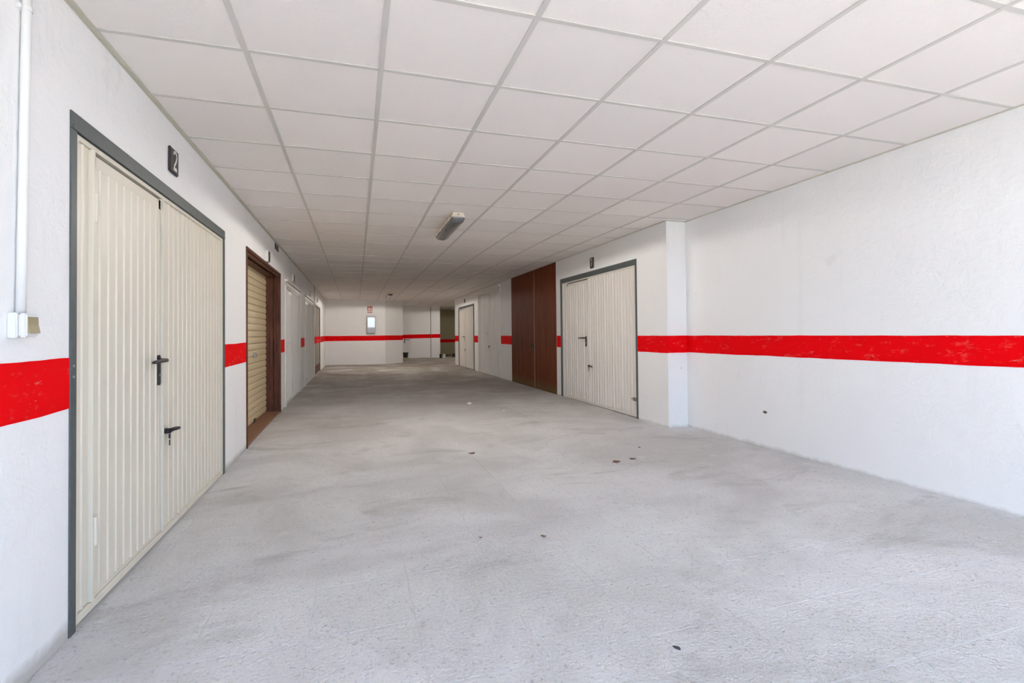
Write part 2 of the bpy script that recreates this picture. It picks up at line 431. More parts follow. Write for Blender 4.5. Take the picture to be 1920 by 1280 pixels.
# red band, one strip of paint for each stretch of wall
def band(parent, fn, y0, y1, top, bot, axis_fn=None, name='red_band'):
    mb = MB(fn); n = max(2, int((y1-y0)/0.06)); rng = random.Random(int(y0*100)+5)
    f = []
    jt = jb = 0
    for i in range(n+1):
        y = y0+(y1-y0)*i/n; jt = 0.7*jt+rng.uniform(-.0015, .0015); jb = 0.7*jb+rng.uniform(-.0015, .0015)
        f.append([mb.v(y, w, z) for w, z in ((-0.001, bot(y)+jb), (0.0015, bot(y)+jb), (0.0015, top(y)+jt), (-0.001, top(y)+jt))])
    for a, b in zip(f, f[1:]):
        for k in range(3): mb.bm.faces.new((a[k], b[k], b[k+1], a[k+1]))
    return mb.build(name, 'red', parent)
lt = lambda y: zr(-0.085+0.0044*y); lb = lambda y: zr(-0.284+0.0053*y)
for a, b in ((Y_OPEN+0.05, D2[0]), (D2[1], SH[0]-0.002), (SH[1]+0.002, DA[0]-0.02), (DA[1]+0.03, DB[0]-0.02), (DB[1]+0.03, DC[0]-0.01), (DC[1]+0.01, Y_FAR)):
    band(wall_left, left, a, b, lt, lb)
rt = lambda y: zr(-0.037); rb = lambda y: zr(-0.231 if y < 5 else -0.24)
band(wall_right, rnear, Y_OPEN+0.05, Y_PIER, rt, lambda y: zr(-0.219-0.0032*y))
for a, b in ((Y_PIER-0.0015, D7[0]-0.002), (D7[1]+0.002, DW[0]-0.01), (DW[1]+0.01, DD[0]-0.03), (DD[1]+0.03, DE[0]-0.01), (DE[1]+0.01, Y_REND)):
    band(wall_right, right, a, b, rt, rb)
band(wall_right, lambda u, w, z: (u, Y_PIER-w, z), XR-0.0015, XRN, rt, lambda y: zr(-0.238))
band(wall_right, lambda u, w, z: (u, Y_REND+w, z), XR, 4.0, rt, lambda y: zr(-0.238))
band(wall_far, lambda u, w, z: (u, Y_FAR-w, z), XL, 1.02, lambda y: zr(-0.004), lambda y: zr(-0.186))
ax, ay, bx, by = 1.02, Y_FAR, 1.72, 19.85
al = math.hypot(bx-ax, by-ay); dx, dy = (bx-ax)/al, (by-ay)/al
band(wall_far, lambda u, w, z: (ax+dx*u+dy*w, ay+dy*u-dx*w, z), 0, al, lambda y: zr(-0.002), lambda y: zr(-0.184))
band(wall_far, lambda u, w, z: (1.72+w, u, z), 19.85, Y_BACK, lambda y: zr(0.005), lambda y: zr(-0.17))
band(wall_back, lambda u, w, z: (u, Y_BACK-w, z), 1.72, 3.66, lambda y: zr(0.018+0.012*(y-1.72)), lambda y: zr(-0.160+0.012*(y-1.72)))
band(wall_deep, lambda u, w, z: (u, Y_DARK-w, z), 3.66, 6.8, lambda y: zr(-0.234), lambda y: zr(-0.399))
# chipped plaster on the near right wall
mb = MB(rnear)
pts = [(3.86+0.035*math.cos(a)*k, zr(-0.768)+0.018*math.sin(a)*k) for a, k in [(i*math.pi/5, random.uniform(.6, 1.1)) for i in range(10)]]
mb.bm.faces.new([mb.v(u, 0.0012, z) for u, z in pts]); ch = mb.build('plaster_chip', 'hole', wall_right); ch['label'] = 'dark chip knocked out of the white plaster'
# scuffs of grey on the pier
mb = MB(); mb.box(3.63, 3.65, Y_PIER-0.0008, Y_PIER+0.001, zr(-0.43), zr(-0.405)); mb.build('scuff_mark', 'grout', wall_right)

# ------------------------------------------------------------------ suspended ceiling
sl = MB()
sl.box(XL-0.9, 7.0, Y_OPEN, Y_DARK+0.2, ZC+0.06, ZC+0.3)
ceiling = tag(sl.build('ceiling', 'slab'), 'suspended ceiling of square off-white tiles in a metal grid', 'ceiling', kind='structure')
CX0, CY0, CP = -1.0776, 2.5241, 0.60
BW = 0.012
def tile_mesh(sx, sy):
    mb = MB(); h = 0.012
    a, b = sx/2, sy/2; c = 0.006
    lo = [mb.v(x, y, 0) for x, y in ((-a+c, -b+c), (a-c, -b+c), (a-c, b-c), (-a+c, b-c))]
    hi = [mb.v(x, y, h) for x, y in ((-a, -b), (a, -b), (a, b), (-a, b))]
    mb.bm.faces.new(lo); mb.bm.faces.new(hi)
    for k in range(4): mb.bm.faces.new((lo[k], lo[(k+1) % 4], hi[(k+1) % 4], hi[k]))
    return mb
cache = {}
def put_tile(x0, x1, y0, y1):
    key = (round(x1-x0, 3), round(y1-y0, 3))
    if key in cache: o = cache[key].copy(); C.objects.link(o)
    else: o = tile_mesh(*key).build('ceiling_tile', 'tile', ceiling); cache[key] = o
    o.location = ((x0+x1)/2, (y0+y1)/2, ZC+0.003+random.uniform(0, 0.0015))
    return o
n_tile = 0
for j in range(-6, 40):
    y0, y1 = CY0+CP*j, CY0+CP*(j+1)
    if y0 > Y_DARK: break
    y1 = min(y1, Y_DARK)
    for i in range(0, 12):
        x0, x1 = CX0+CP*i, CX0+CP*(i+1)
        if y0 > Y_FAR and x1 < 1.0: continue
        lim = XRN if y0 < Y_PIER else (XR if y0 < Y_REND-0.3 else 6.8)
        if x0 > lim-0.05: continue
        if y0 > Y_BACK-0.3 and x1 < 3.5: continue
        if y0 > Y_REND-0.4 and x0 > 5.2: continue
        x0 = max(x0, XL); x1 = min(x1, lim)
        if j < -3: continue
        yy1 = min(y1, Y_FAR) if x1 < 1.05 else y1
        put_tile(x0+BW*0.4, x1-BW*0.4, y0+BW*0.4, yy1-BW*0.4); n_tile += 1
def bar(name, a, b, c, d, mat='bar', h=0.012):
    mb = MB(); mb.box(a, b, c, d, ZC-0.0005, ZC+h); return mb.build(name, mat, ceiling)
for i in range(1, 12):
    x = CX0+CP*i
    if i <= 7:
        bar('main_runner', x-BW, x+BW, CY0-3*CP, Y_FAR if x < 1.1 else Y_BACK)
    elif x < 6.5:
        bar('main_runner', x-BW, x+BW, Y_REND, Y_DARK)
for j in range(-3, 40):
    y = CY0+CP*j
    if y > Y_DARK-0.2: break
    xa = XL if y < Y_FAR else (1.72 if y < Y_BACK else 3.66)
    xb = XRN if y < Y_PIER else (XR if y < Y_REND else 6.8)
    mb = MB(); mb.box(xa+0.012, xb-0.012, y-BW, y+BW, ZC+0.0003, ZC+0.010); mb.build('cross_tee', 'bar', ceiling)
def trim(a, b, c, d, z0=-0.020):
    mb = MB(); mb.box(a, b, c, d, ZC+z0, ZC+0.012); return mb.build('wall_angle', 'angle', ceiling)
trim(XL-0.001, XL+0.022, CY0-3*CP, Y_FAR, -0.003); trim(XL-0.001, XL+0.0015, CY0-3*CP, Y_FAR, -0.012)
trim(XRN-0.014, XRN+0.001, CY0-3*CP, Y_PIER, -0.003); trim(XR-0.012, XR+0.001, Y_PIER, Y_REND, -0.003)
trim(XR, XRN, Y_PIER-0.012, Y_PIER+0.001, -0.002)

# ------------------------------------------------------------------ sectional steel doors
def rib_profile(u0, u1, pitch=0.083, ph=0.0, w=0.0, hgt=0.016, top=0.009, sl=0.004, third=0):
    """flat pans with narrow proud ribs"""
    n = max(1, round((u1-u0)/pitch)); p = (u1-u0)/n
    pr = [(u0, w)]
    for k in range(n):
        c = u0+p*(k+0.5)
        hh = hgt*(1.5 if third and k % 3 == 1 else 1.0)
        pr += [(c-top/2-sl, w), (c-top/2, w+hh), (c+top/2, w+hh), (c+top/2+sl, w)]
    return pr+[(u1, w)]

def lever(fn, u, z, d, parent, mat='black', plate_h=0.17, ln=0.20, reach=0.05):
    """long-plate lever handle; d = +1/-1 direction of the lever along u"""
    mb = MB(fn)
    out = []
    for k in range(24):
        a = 2*math.pi*k/24
        out.append((u+0.018*math.cos(a), z-0.055+math.copysign(plate_h/2-0.018, math.sin(a))+0.018*math.sin(a)))
    mb.extrude([(p[0], p[1]) for p in out], 1, 0.0, 0.010)
    h = mb.build('door_handle', mat, parent)
    lv = MB(fn)
    pts = [(u, 0.0, z), (u, reach*0.7, z), (u+d*0.012, reach*0.95, z), (u+d*0.035, reach, z), (u+d*ln*0.6, reach, z-0.001), (u+d*ln*0.93, reach*0.96, z-0.003), (u+d*ln, reach*0.86, z-0.004)]
    lv.tube(pts, [0.011, 0.011, 0.0115, 0.011, 0.010, 0.0095, 0.006], 10)
    lv.build('lever', mat, h, True)
    kc = MB(fn); kc.tube([(u, 0.004, z-0.082), (u, 0.016, z-0.082)], 0.008, 10); kc.build('lock_cylinder', 'steel', h)
    return h

def pull(fn, u, z, d, parent, mat='black', ln=0.13, key=True):
    """small horizontal lock lever with a loop grip and a key hanging below"""
    mb = MB(fn)
    mb.tube([(u, 0.0, z), (u, 0.03, z)], [0.017, 0.015], 12)
    h = mb.build('lock_handle', mat, parent)
    g = MB(fn)
    loop = []
    for k in range(17):
        a = math.pi*2*k/16
        loop.append((u+d*(ln*0.5+ln*0.5*math.cos(a+math.pi)), 0.030+0.014*math.sin(a)*0.9, z+0.004*math.cos(a)))
    g.tube(loop, 0.0085, 8, caps=False)
    g.box(u+min(0, d*ln*0.9), u+max(0, d*ln*0.9), 0.026, 0.034, z-0.008, z-0.002)
    g.build('grip', mat, h)
    if key:
        k = MB(fn); k.box(u-0.003, u+0.003, 0.018, 0.028, z-0.045, z-0.018); k.box(u-0.009, u+0.009, 0.021, 0.025, z-0.085, z-0.050, 0.002); k.build('key', 'dark_metal', h)
    return h

def steel_door(name, fn, y0, y1, ztop, zb0, zb1, wk, hinge, handle, lock, frame_mat, panel_mat, label,
               frame_w=0.045, frame_top=0.07, hinge_zs=(0.30, 1.72), hmat='black', lock_d=None, pitch=0.083, header=False, recess=-0.012, wk_drop=0.065, rail=True, lmat=None, rib=0.0055, third=0, gap=0.003, proud=0.006):
    ctr = (y0+y1)/2
    root = empty(name, fn(ctr, 0, min(zb0, zb1)), label, 'garage door', kind='structure')
    zb = min(zb0, zb1)
    # frame
    for a, b, nm in ((y0, y0+frame_w, 'frame_post'), (y1-frame_w, y1, 'frame_post')):
        mb = MB(fn); mb.box(a, b, -0.10, proud, zb-0.01, ztop-frame_top, 0.002); mb.build(nm, frame_mat, root)
    mb = MB(fn); mb.box(y0, y1, -0.10, 0.007, ztop-frame_top, ztop, 0.002)
    mb.box(y0+0.01, y1-0.01, 0.004, 0.010, ztop-frame_top, ztop-frame_top+0.018)
    if header: mb.box(y0-0.01, y1+0.01, -0.02, 0.045, ztop-0.03, ztop+0.005, 0.003)
    mb.build('frame_head', frame_mat, root)
    a, b = y0+frame_w+gap, y1-frame_w-gap
    zt = ztop-frame_top-0.004; zp = zb+0.012
    # outer rim of the leaf
    rim = MB(fn)
    rim.box(a, a+0.022, recess-0.03, recess+0.012, zp, zt, 0.001); rim.box(b-0.022, b, recess-0.03, recess+0.012, zp, zt, 0.001)
    rim.box(a+0.022, b-0.022, recess-0.03, recess+0.010, zt-0.020, zt)
    rim.build('leaf_rim', panel_mat, root)
    if rail:
        br = MB(fn); br.box(a+0.022, b-0.022, recess-0.03, recess+0.014, zp, zp+0.032, 0.002); br.build('bottom_rail', panel_mat, root)
    w0, w1 = wk
    z1 = zt-0.022; z0 = zp+0.034
    def panel(nm, p0, p1, zlo, zhi, w, parent=root):
        if p1-p0 < 0.03: return None
        mb = MB(fn); mb.sheet(rib_profile(p0, p1, pitch, w=w, hgt=rib, third=third), zlo, zhi, 0.02); return mb.build(nm, panel_mat, parent)
    panel('fixed_panel', a+0.024, w0-0.022-gap, z0, z1, recess)
    panel('fixed_panel', w1+0.022+gap, b-0.024, z0, z1, recess)
    # wicket leaf with its own rim
    stl = MB(fn)
    stl.box(w0-0.020-gap, w0-0.003-gap, recess-0.02, recess+0.018, z0, z1, 0.001)
    stl.box(w1+0.003+gap, w1+0.020+gap, recess-0.02, recess+0.018, z0, z1, 0.001)
    stl.build('wicket_stile', panel_mat, root)
    wl = MB(fn); wl.sheet(rib_profile(w0+0.025, w1-0.025, pitch, w=recess+0.004, hgt=rib, third=third), z0+0.02, z1-wk_drop, 0.02)
    wl.box(w0, w1, recess-0.02, recess+0.0055, z1-wk_drop, z1-0.014)
    wl.box(w0, w0+0.025, recess-0.02, recess+0.0055, z0, z1-0.014); wl.box(w1-0.025, w1, recess-0.02, recess+0.0055, z0, z1-0.014)
    wl.box(w0+0.025, w1-0.025, recess-0.02, recess+0.0055, z0, z0+0.02)
    leaf = wl.build('wicket_leaf', panel_mat, root)
    hy = w0+0.002 if hinge == 0 else w1-0.002
    for hz in hinge_zs:
        hb = MB(fn)
        hb.tube([(hy, recess+0.014, zb+hz-0.06), (hy, recess+0.014, zb+hz+0.06)], 0.010, 10)
        hb.tube([(hy, recess+0.014, zb+hz-0.002), (hy, recess+0.014, zb+hz+0.002)], 0.0115, 10)
        hb.build('hinge', panel_mat, leaf)
    f2 = lambda u, w, z: fn(u, w+recess+0.006, z)
    if handle: lever(f2, handle[0], handle[1], handle[2], root, hmat)
    if lock: pull(f2, lock[0], lock[1], lock[2], root, lmat or hmat)
    adopt(root)
    return root

door2 = steel_door('door_1', left, *D2, -0.035, -0.030, (2.555, 3.325), 0, (3.285, zr(-0.128), -1), (3.40, zr(-0.545), 1), 'grey_steel', 'cream',
                   'cream ribbed steel garage door marked 2 with dark green-grey frame, nearest on the left', hinge_zs=(0.33, 1.70))
sc_ = [(D2[0]+0.018, zr(-0.107)), (D2[0]+0.018, zr(-0.150))]
for u, z in sc_:
    mb = MB(left); mb.tube([(u, 0.004, z), (u, 0.009, z)], 0.006, 10); o = mb.build('screw', 'steel', door2)
adopt(door2)
steel_door('door_3', left, *DA, 0.005, 0.02, (8.66, 9.42), 1, (8.80, zr(-0.085), 1), None, 'off_white', 'off_white',
           'off-white steel door with wicket just beyond the brown shutter opening', header=True, gap=0.012, proud=0.022, rib=0.008, recess=-0.014, hmat='pvc', hinge_zs=(0.24, 1.76), frame_top=0.09, frame_w=0.06)
steel_door('door_4', left, *DB, 0.03, 0.045, (11.74, 12.56), 1, (11.90, zr(-0.10), 1), None, 'off_white', 'off_white',
           'off-white steel door with wicket, farther along the left wall beside the thin conduit', header=True, gap=0.014, proud=0.022, rib=0.008, recess=-0.014, hmat='pvc', hinge_zs=(0.22, 1.72), frame_top=0.08, frame_w=0.06)
d7 = steel_door('door_6', right, *D7, 0.002, 0.002, (7.16, 7.98), 1, (7.235, zr(-0.070), 1), (7.12, zr(-0.507), -1), 'grey_steel', 'pale',
                'pale ribbed steel garage door marked 7 beside the white pier on the right', hinge_zs=(0.30, 1.70), frame_w=0.04, recess=-0.026, rib=0.008, third=1)
mb = MB(right); mb.box(5.74, 5.80, -0.01, 0.012, zr(-0.885), zr(-0.84), 0.004); mb.tube([(5.83, 0.012, zr(-0.86)), (5.72, 0.014, zr(-0.86))], 0.008, 8); mb.build('latch', 'brass', d7)
adopt(d7)
steel_door('door_8', right, *DD, 0.005, 0.005, (13.30, 14.26), 1, (13.42, zr(0.055), 1), (13.25, zr(-0.326), -1), 'white_steel', 'white_steel',
           'tall off-white steel door with wicket, between the brown board doors and the last right door', header=True, gap=0.016, proud=0.026, hinge_zs=(0.24, 2.10), frame_w=0.05, frame_top=0.09, hmat='pvc', lmat='dark_metal', rib=0.009, third=1, recess=-0.014)
steel_door('door_9', right, *DE, 0.012, 0.012, (16.42, 17.36), 1, (16.50, zr(-0.070), 1), (16.40, zr(-0.50), -1), 'grey_steel', 'pale',
           'pale steel door with dark head, last one along the right wall', hinge_zs=(0.24, 1.70), frame_w=0.035, gap=0.010, proud=0.02, hmat='black', rib=0.009, third=1, recess=-0.014)

# dull brown flush door at the end of the left wall, red band painted across it
dc = empty('door_5', left((DC[0]+DC[1])/2, 0, 0.05), 'dull taupe plain double door crossed by the red band, last on the left', 'door', kind='structure')
for a, b in ((DC[0], DC[0]+0.05), (DC[1]-0.05, DC[1])):
    mb = MB(left); mb.box(a, b, -0.08, 0.008, 0.03, DC[2]-0.05, 0.003); mb.build('frame_post', 'taupe', dc)
mb = MB(left); mb.box(DC[0], DC[1], -0.08, 0.010, DC[2]-0.05, DC[2], 0.003); mb.build('frame_head', 'taupe', dc)
mid = (DC[0]+DC[1])/2
for a, b in ((DC[0]+0.052, mid-0.003), (mid+0.003, DC[1]-0.052)):
    mb = MB(left); mb.box(a, b, -0.06, -0.012, 0.065, DC[2]-0.054, 0.003); lf = mb.build('door_leaf', 'taupe', dc)
    band(lf, lambda u, w, z: left(u, w-0.012, z), a+0.004, b-0.004, lt, lb)
    kb = MB(left); kb.box(a+0.004, b-0.004, -0.012, -0.008, 0.07, 0.30, 0.001); kb.build('kick_board', 'wood', lf)
lever(lambda u, w, z: left(u, w-0.012, z), mid-0.06, zr(-0.12), -1, dc, 'steel')
adopt(dc)

# ------------------------------------------------------------------ roller shutter in a brown timber opening
sh = empty('door_2', left((SH[0]+SH[1])/2, 0, 0), 'tan slatted roller shutter set back in a red-brown timber opening', 'roller shutter', kind='structure')
y0, y1, zt = SH; DPT = -0.185
def lining(name, *b, mat='wood'):
    mb = MB(left); mb.box(*b, 0.003); return mb.build(name, mat, sh)
zb = -0.02
lining('jamb_board', y1-0.035, y1-0.001, -0.085, 0.012, zb, zt-0.036); lining('jamb_board', y1-0.045, y1-0.001, DPT-0.04, -0.088, zb, zt-0.036)
lining('jamb_board', y0+0.001, y0+0.030, -0.085, 0.012, zb, zt-0.036); lining('jamb_board', y0+0.001, y0+0.030, DPT-0.04, -0.088, zb, zt-0.036)
lining('head_board', y0+0.001, y1-0.001, -0.075, 0.014, zt-0.035, zt-0.001); lining('head_board', y0+0.001, y1-0.001, DPT-0.04, -0.078, zt-0.058, zt-0.001)
lining('head_bead', y0+0.031, y1-0.036, -0.030, -0.006, zt-0.062, zt-0.036)
mb = MB(left); mb.box(y0+0.002, y1-0.002, DPT-0.05, -0.002, -0.07, 0.030, 0.002); mb.build('threshold', 'threshold', sh)
sp = 0.0825; nsl = int((zt-0.050-0.034)/sp)+1
prof = [(DPT-0.010, 0), (DPT+0.001, 0.003), (DPT+0.006, 0.014), (DPT+0.008, 0.040), (DPT+0.006, 0.064), (DPT+0.001, 0.078), (DPT-0.010, 0.0815)]
base_slat = None
for k in range(nsl):
    if base_slat is None:
        mb = MB(left)
        mb.extrude([(w, z) for w, z in prof], 0, y0+0.034, y1-0.048)
        base_slat = s = mb.build('slat', 'shutter', sh)
    else:
        s = base_slat.copy(); C.objects.link(s)
    s.location.z = 0.034+k*sp
lk = MB(left); lk.box(6.98, 7.09, DPT+0.008, DPT+0.030, zr(-0.265), zr(-0.205), 0.004); lk.tube([(7.035, DPT+0.03, zr(-0.235)), (7.035, DPT+0.042, zr(-0.235))], 0.014, 12); lk.build('shutter_lock', 'steel', sh)
bt = MB(left); bt.box(7.00, 7.09, DPT+0.008, DPT+0.018, 0.03, 0.075, 0.003); bt.build('floor_bolt', 'dark_metal', sh)
adopt(sh)

# ------------------------------------------------------------------ dark brown board doors on the right
bd = empty('door_7', right((DW[0]+DW[1])/2, 0, 0), 'dark brown boarded double door reaching up to the ceiling', 'door', kind='structure')
seam = 9.565
for a, b, nm in ((DW[0]+0.004, seam-0.004, 0), (seam+0.004, DW[1]-0.004, 1)):
    lf = bpy.data.objects.new('door_leaf', None); lf.empty_display_size = 0.1; C.objects.link(lf); lf.parent = bd
    n = 2
    for k in range(n):
        p0 = a+(b-a)*k/n; p1 = a+(b-a)*(k+1)/n
        mb = MB(right); mb.box(p0+0.0012, p1-0.0012, -0.045, 0.010, 0.012, DW[2]-0.004, 0.002); mb.build('board', 'ply', lf)
mb = MB(right); mb.box(seam-0.012, seam+0.012, 0.008, 0.018, 0.02, DW[2]-0.006, 0.002); mb.build('seam_strip', 'seam', bd)
hd = MB(right); hd.box(9.64, 9.70, 0.010, 0.016, zr(-0.31), zr(-0.17), 0.003)
ring = [(9.665+0.045*math.cos(2*math.pi*k/16), 0.030, zr(-0.25)+0.055*math.sin(2*math.pi*k/16)) for k in range(17)]
hd.tube(ring, 0.008, 8, caps=False); hd.tube([(9.665, 0.012, zr(-0.19)), (9.665, 0.034, zr(-0.195))], 0.009, 8)
hd.build('ring_handle', 'dark_metal', bd)
adopt(bd)

# door in the set-back wall, painted white with the red band running over it
db = empty('door_10', (2.5, Y_BACK, 0.07), 'white flush door crossed by the red band in the set-back far wall', 'door', kind='structure')
bk = lambda u, w, z: (u, Y_BACK-w, z)
mb = MB(bk); mb.box(DOORB[0], DOORB[1]-0.012, 0.002, 0.018, 0.085, ZC-0.01, 0.002); lf = mb.build('door_leaf', 'wall', db)
band(lf, lambda u, w, z: bk(u, w+0.018, z), DOORB[0], DOORB[1]-0.013, lambda y: zr(0.018+0.012*(y-1.72)), lambda y: zr(-0.160+0.012*(y-1.72)))
mb = MB(bk); mb.box(DOORB[1]-0.012, DOORB[1]+0.012, 0.001, 0.006, 0.085, ZC-0.01); mb.build('gap_seal', 'vent', db)
lever(lambda u, w, z: bk(u, w+0.018, z), 2.06, zr(-0.205), 1, db, 'black', plate_h=0.2, ln=0.24)
adopt(db)

# ------------------------------------------------------------------ number plates
SEG = {'2': [(-.30, .28), (-.26, .40), (-.10, .47), (.10, .47), (.27, .38), (.30, .24), (.22, .08), (.02, -.12), (-.18, -.28), (-.30, -.42), (.32, -.42)],
       '7': [(-.28, .42), (.28, .42), (.20, .20), (.06, -.10), (-.04, -.45)],
       '3': [(-.28, .36), (-.08, .47), (.18, .44), (.28, .28), (.16, .08), (-.04, .03), (.18, -.04), (.30, -.24), (.16, -.43), (-.10, -.46), (-.30, -.34)]}
def plate(fn, u, z, ch, flip, label, w=0.125, h=0.155, border=False):
    # flip: reading direction along u (right-hand wall reads from far to near)
    root = empty('number_plate', fn(u, 0, z-h/2), label, 'number plate', 'number plates above the doors')
    if border:
        mb = MB(fn); mb.box(u-w/2-0.004, u+w/2+0.003, 0, 0.030, z-h/2-0.003, z+h/2+0.003, 0.001); mb.build('plate_frame', 'numeral', root)
    mb = MB(fn); mb.box(u-w/2, u+w/2, 0.0, 0.016 if not border else 0.032, z-h/2, z+h/2, 0.008 if not border else 0.002); mb.build('plate_body', 'plate', root)
    if ch:
        pts = SEG[ch]; th = 0.0085
        mb = MB(fn)
        P = [Vector((flip*px*w*0.62, pz*h*0.74)) for px, pz in pts]
        L_, R_ = [], []
        for i, p in enumerate(P):
            d = (P[min(i+1, len(P)-1)]-P[max(0, i-1)]).normalized(); nn = Vector((-d.y, d.x))
            k = th*(1.35 if ch == '2' and i >= len(P)-2 else 1.0)
            L_.append(p+nn*k); R_.append(p-nn*k)
        top = [mb.v(u+p.x, 0.0185, z+p.y) for p in L_]+[mb.v(u+p.x, 0.0185, z+p.y) for p in reversed(R_)]
        n = len(P)
        for i in range(n-1): mb.bm.faces.new((top[i], top[i+1], top[2*n-2-i], top[2*n-1-i]))
        mb.build('numeral', 'numeral', root)
    adopt(root)
    return root
plate(left, 3.490, zr(1.066), '2', 1, 'black plate with white number 2 above the cream door', w=0.145)
plate(left, 6.84, zr(0.995), None, 1, 'pale-rimmed dark number plate above the roller shutter', w=0.13, h=0.13, border=True)
plate(left, 9.46, zr(1.008), None, 1, 'pale-rimmed dark number plate above the first white door beyond the shutter', w=0.15, h=0.12, border=True)
plate(left, 12.65, zr(1.003), None, 1, 'pale-rimmed dark number plate above the white door beside the conduit', w=0.15, h=0.13, border=True)
plate(left, 15.06, zr(1.005), None, 1, 'pale-rimmed dark number plate above the taupe door at the left end', w=0.15, h=0.10, border=True)
plate(right, 6.948, zr(1.080), '7', -1, 'black plate with white number 7 above the right door near the pier', w=0.125, h=0.165)
plate(right, 16.40, zr(1.125), None, -1, 'dark number plate above the last door on the right', w=0.14, h=0.13)

# small dark vent at the top of the left wall
vt = empty('wall_vent', left(7.64, 0, ZC-0.09), 'small dark square vent high on the left wall past the shutter', 'vent')
mb = MB(left); mb.box(7.49, 7.79, 0.0, 0.008, ZC-0.105, ZC-0.022, 0.002); mb.build('vent_frame', 'vent', vt)
for k in range(4):
    mb = MB(left); mb.box(7.505, 7.775, 0.007, 0.012, ZC-0.098+k*0.019, ZC-0.090+k*0.019); mb.build('louvre', 'plate', vt)
adopt(vt)

# ------------------------------------------------------------------ conduits and switches
def conduit(y_top, y_bot, z_top, z_bot, r, label, clips):
    root = empty('electrical_conduit', left(y_bot, 0, z_bot), label, 'conduit')
    mb = MB(left); mb.tube([(y_top+(y_bot-y_top)*t, 0.003+r, z_top+(z_bot-z_top)*t) for t in (0, .25, .5, .75, 1)], r, 14); mb.build('pipe', 'pvc', root, True)
    for z in clips:
        t = (z-z_top)/(z_bot-z_top); y = y_top+(y_bot-y_top)*t
        c = MB(left)
        c.tube([(y, 0.003+r, z-0.008), (y, 0.003+r, z+0.008)], r+0.0025, 14)
        c.box(y-r-0.014, y-r+0.004, 0, 0.014, z-0.008, z+0.008, 0.003); c.box(y-0.012, y+0.012, -0.001, 0.004, z-0.011, z+0.011)
        c.build('pipe_clip', 'pvc', root)
    adopt(root)
conduit(2.064, 2.036, ZC-0.004, zr(0.082), 0.0135, 'white plastic conduit running up the near left wall to the ceiling', [zr(1.10)])
conduit(14.06, 14.10, ZC-0.004, zr(0.12), 0.016, 'thin white conduit on the far part of the left wall', [zr(0.9)])
sw = empty('light_switch', left(2.03, 0, zr(0.005)), 'white surface light switch with khaki rocker on the near left wall', 'light switch')
mb = MB(left); mb.box(1.998, 2.066, 0.0, 0.026, zr(0.003), zr(0.085), 0.003, 2); mb.build('back_box', 'pvc', sw)
mb = MB(left); mb.box(2.000, 2.064, 0.0265, 0.050, zr(0.005), zr(0.083), 0.005, 2); mb.build('cover', 'pvc', sw)
mb = MB(left); mb.extrude([(0.049, zr(0.018)), (0.058, zr(0.019)), (0.053, zr(0.045)), (0.0515, zr(0.071)), (0.049, zr(0.072))], 0, 2.006, 2.060); mb.build('rocker', 'rocker', sw)
adopt(sw)
s2 = empty('switch_box', left(14.1, 0, zr(0.05)), 'small white switch box at the foot of the far left conduit', 'switch')
mb = MB(left); mb.box(14.06, 14.16, 0, 0.05, zr(0.02), zr(0.118), 0.006); mb.build('back_box', 'pvc', s2)
mb = MB(left); mb.box(14.075, 14.145, 0.049, 0.056, zr(0.038), zr(0.10), 0.002); mb.build('rocker', 'rocker', s2)
adopt(s2)

# ------------------------------------------------------------------ ceiling lights (watertight battens)
def batten(x, y0, y1, watts, label):
    root = empty('ceiling_light', (x, (y0+y1)/2, ZC), label, 'ceiling light', 'fluorescent battens on the ceiling')
    fn = lambda u, w, z: (x+u, w, z)
    b = MB(fn); b.extrude([(-0.055, ZC), (0.055, ZC), (0.072, ZC-0.046), (-0.072, ZC-0.046)], 1, y0+0.012, y1-0.012); b.build('base_tray', 'lamp_base', root)
    rim = MB(fn); rim.box(-0.079, 0.079, y0+0.004, y1-0.004, ZC-0.052, ZC-0.044, 0.003); rim.build('gasket_rim', 'lamp_base', root)
    d = MB(fn); secs = []
    prof = [(-0.074, 0.0), (-0.073, 0.018), (-0.064, 0.036), (-0.046, 0.048), (-0.02, 0.053), (0.02, 0.053), (0.046, 0.048), (0.064, 0.036), (0.073, 0.018), (0.074, 0.0)]
    L_ = y1-y0
    for t, s in ((0.004, 0.0), (0.008, 0.35), (0.018, 0.62), (0.035, 0.83), (0.06, 0.95), (0.09, 1.0)):
        secs.append((y0+t, s))
    secs += [(y1-(y-y0), s) for y, s in reversed(secs)]
    rings = [[d.v(px*(0.90+0.10*s), y, ZC-0.052-pz*max(s, 0.02)) for px, pz in prof] for y, s in secs]
    for a, c in zip(rings, rings[1:]):
        for k in range(len(prof)-1): d.bm.faces.new((a[k], a[k+1], c[k+1], c[k]))
    d.bm.faces.new(rings[0][::-1]); d.bm.faces.new(rings[-1])
    d.build('diffuser', 'diffuser', root, True)
    for k in range(4):
        yy = y0+L_*(k+0.5)/4
        for s in (-1, 1):
            c = MB(fn); c.box(min(s*0.076, s*0.086), max(s*0.076, s*0.086), yy-0.018, yy+0.018, ZC-0.066, ZC-0.034, 0.002); c.build('clip', 'lamp_base', root)
    k = MB(fn); k.tube([(0.0, y0+0.006, ZC-0.024), (0.0, y0+0.014, ZC-0.024)], 0.009, 10); k.build('cable_entry', 'grey_frame', root)
    for t in (0.25, 0.75):            # added fill spots under the diffuser, not light from lit tubes
        ld = bpy.data.lights.new('fill_spot', 'SPOT'); ld.energy = watts; ld.color = (1.0, 0.94, 0.86)
        ld.spot_size = math.radians(178); ld.spot_blend = 0.08; ld.shadow_soft_size = 0.0
        lo = bpy.data.objects.new('fill_spot', ld); C.objects.link(lo); lo.parent = root
        lo.location = (x, y0+L_*t, ZC-0.109)
    adopt(root)
    return root
batten(1.045, 5.24, 6.40, FILL_W[0], 'dusty grey fluorescent batten with yellowed base, nearer one on the ceiling')
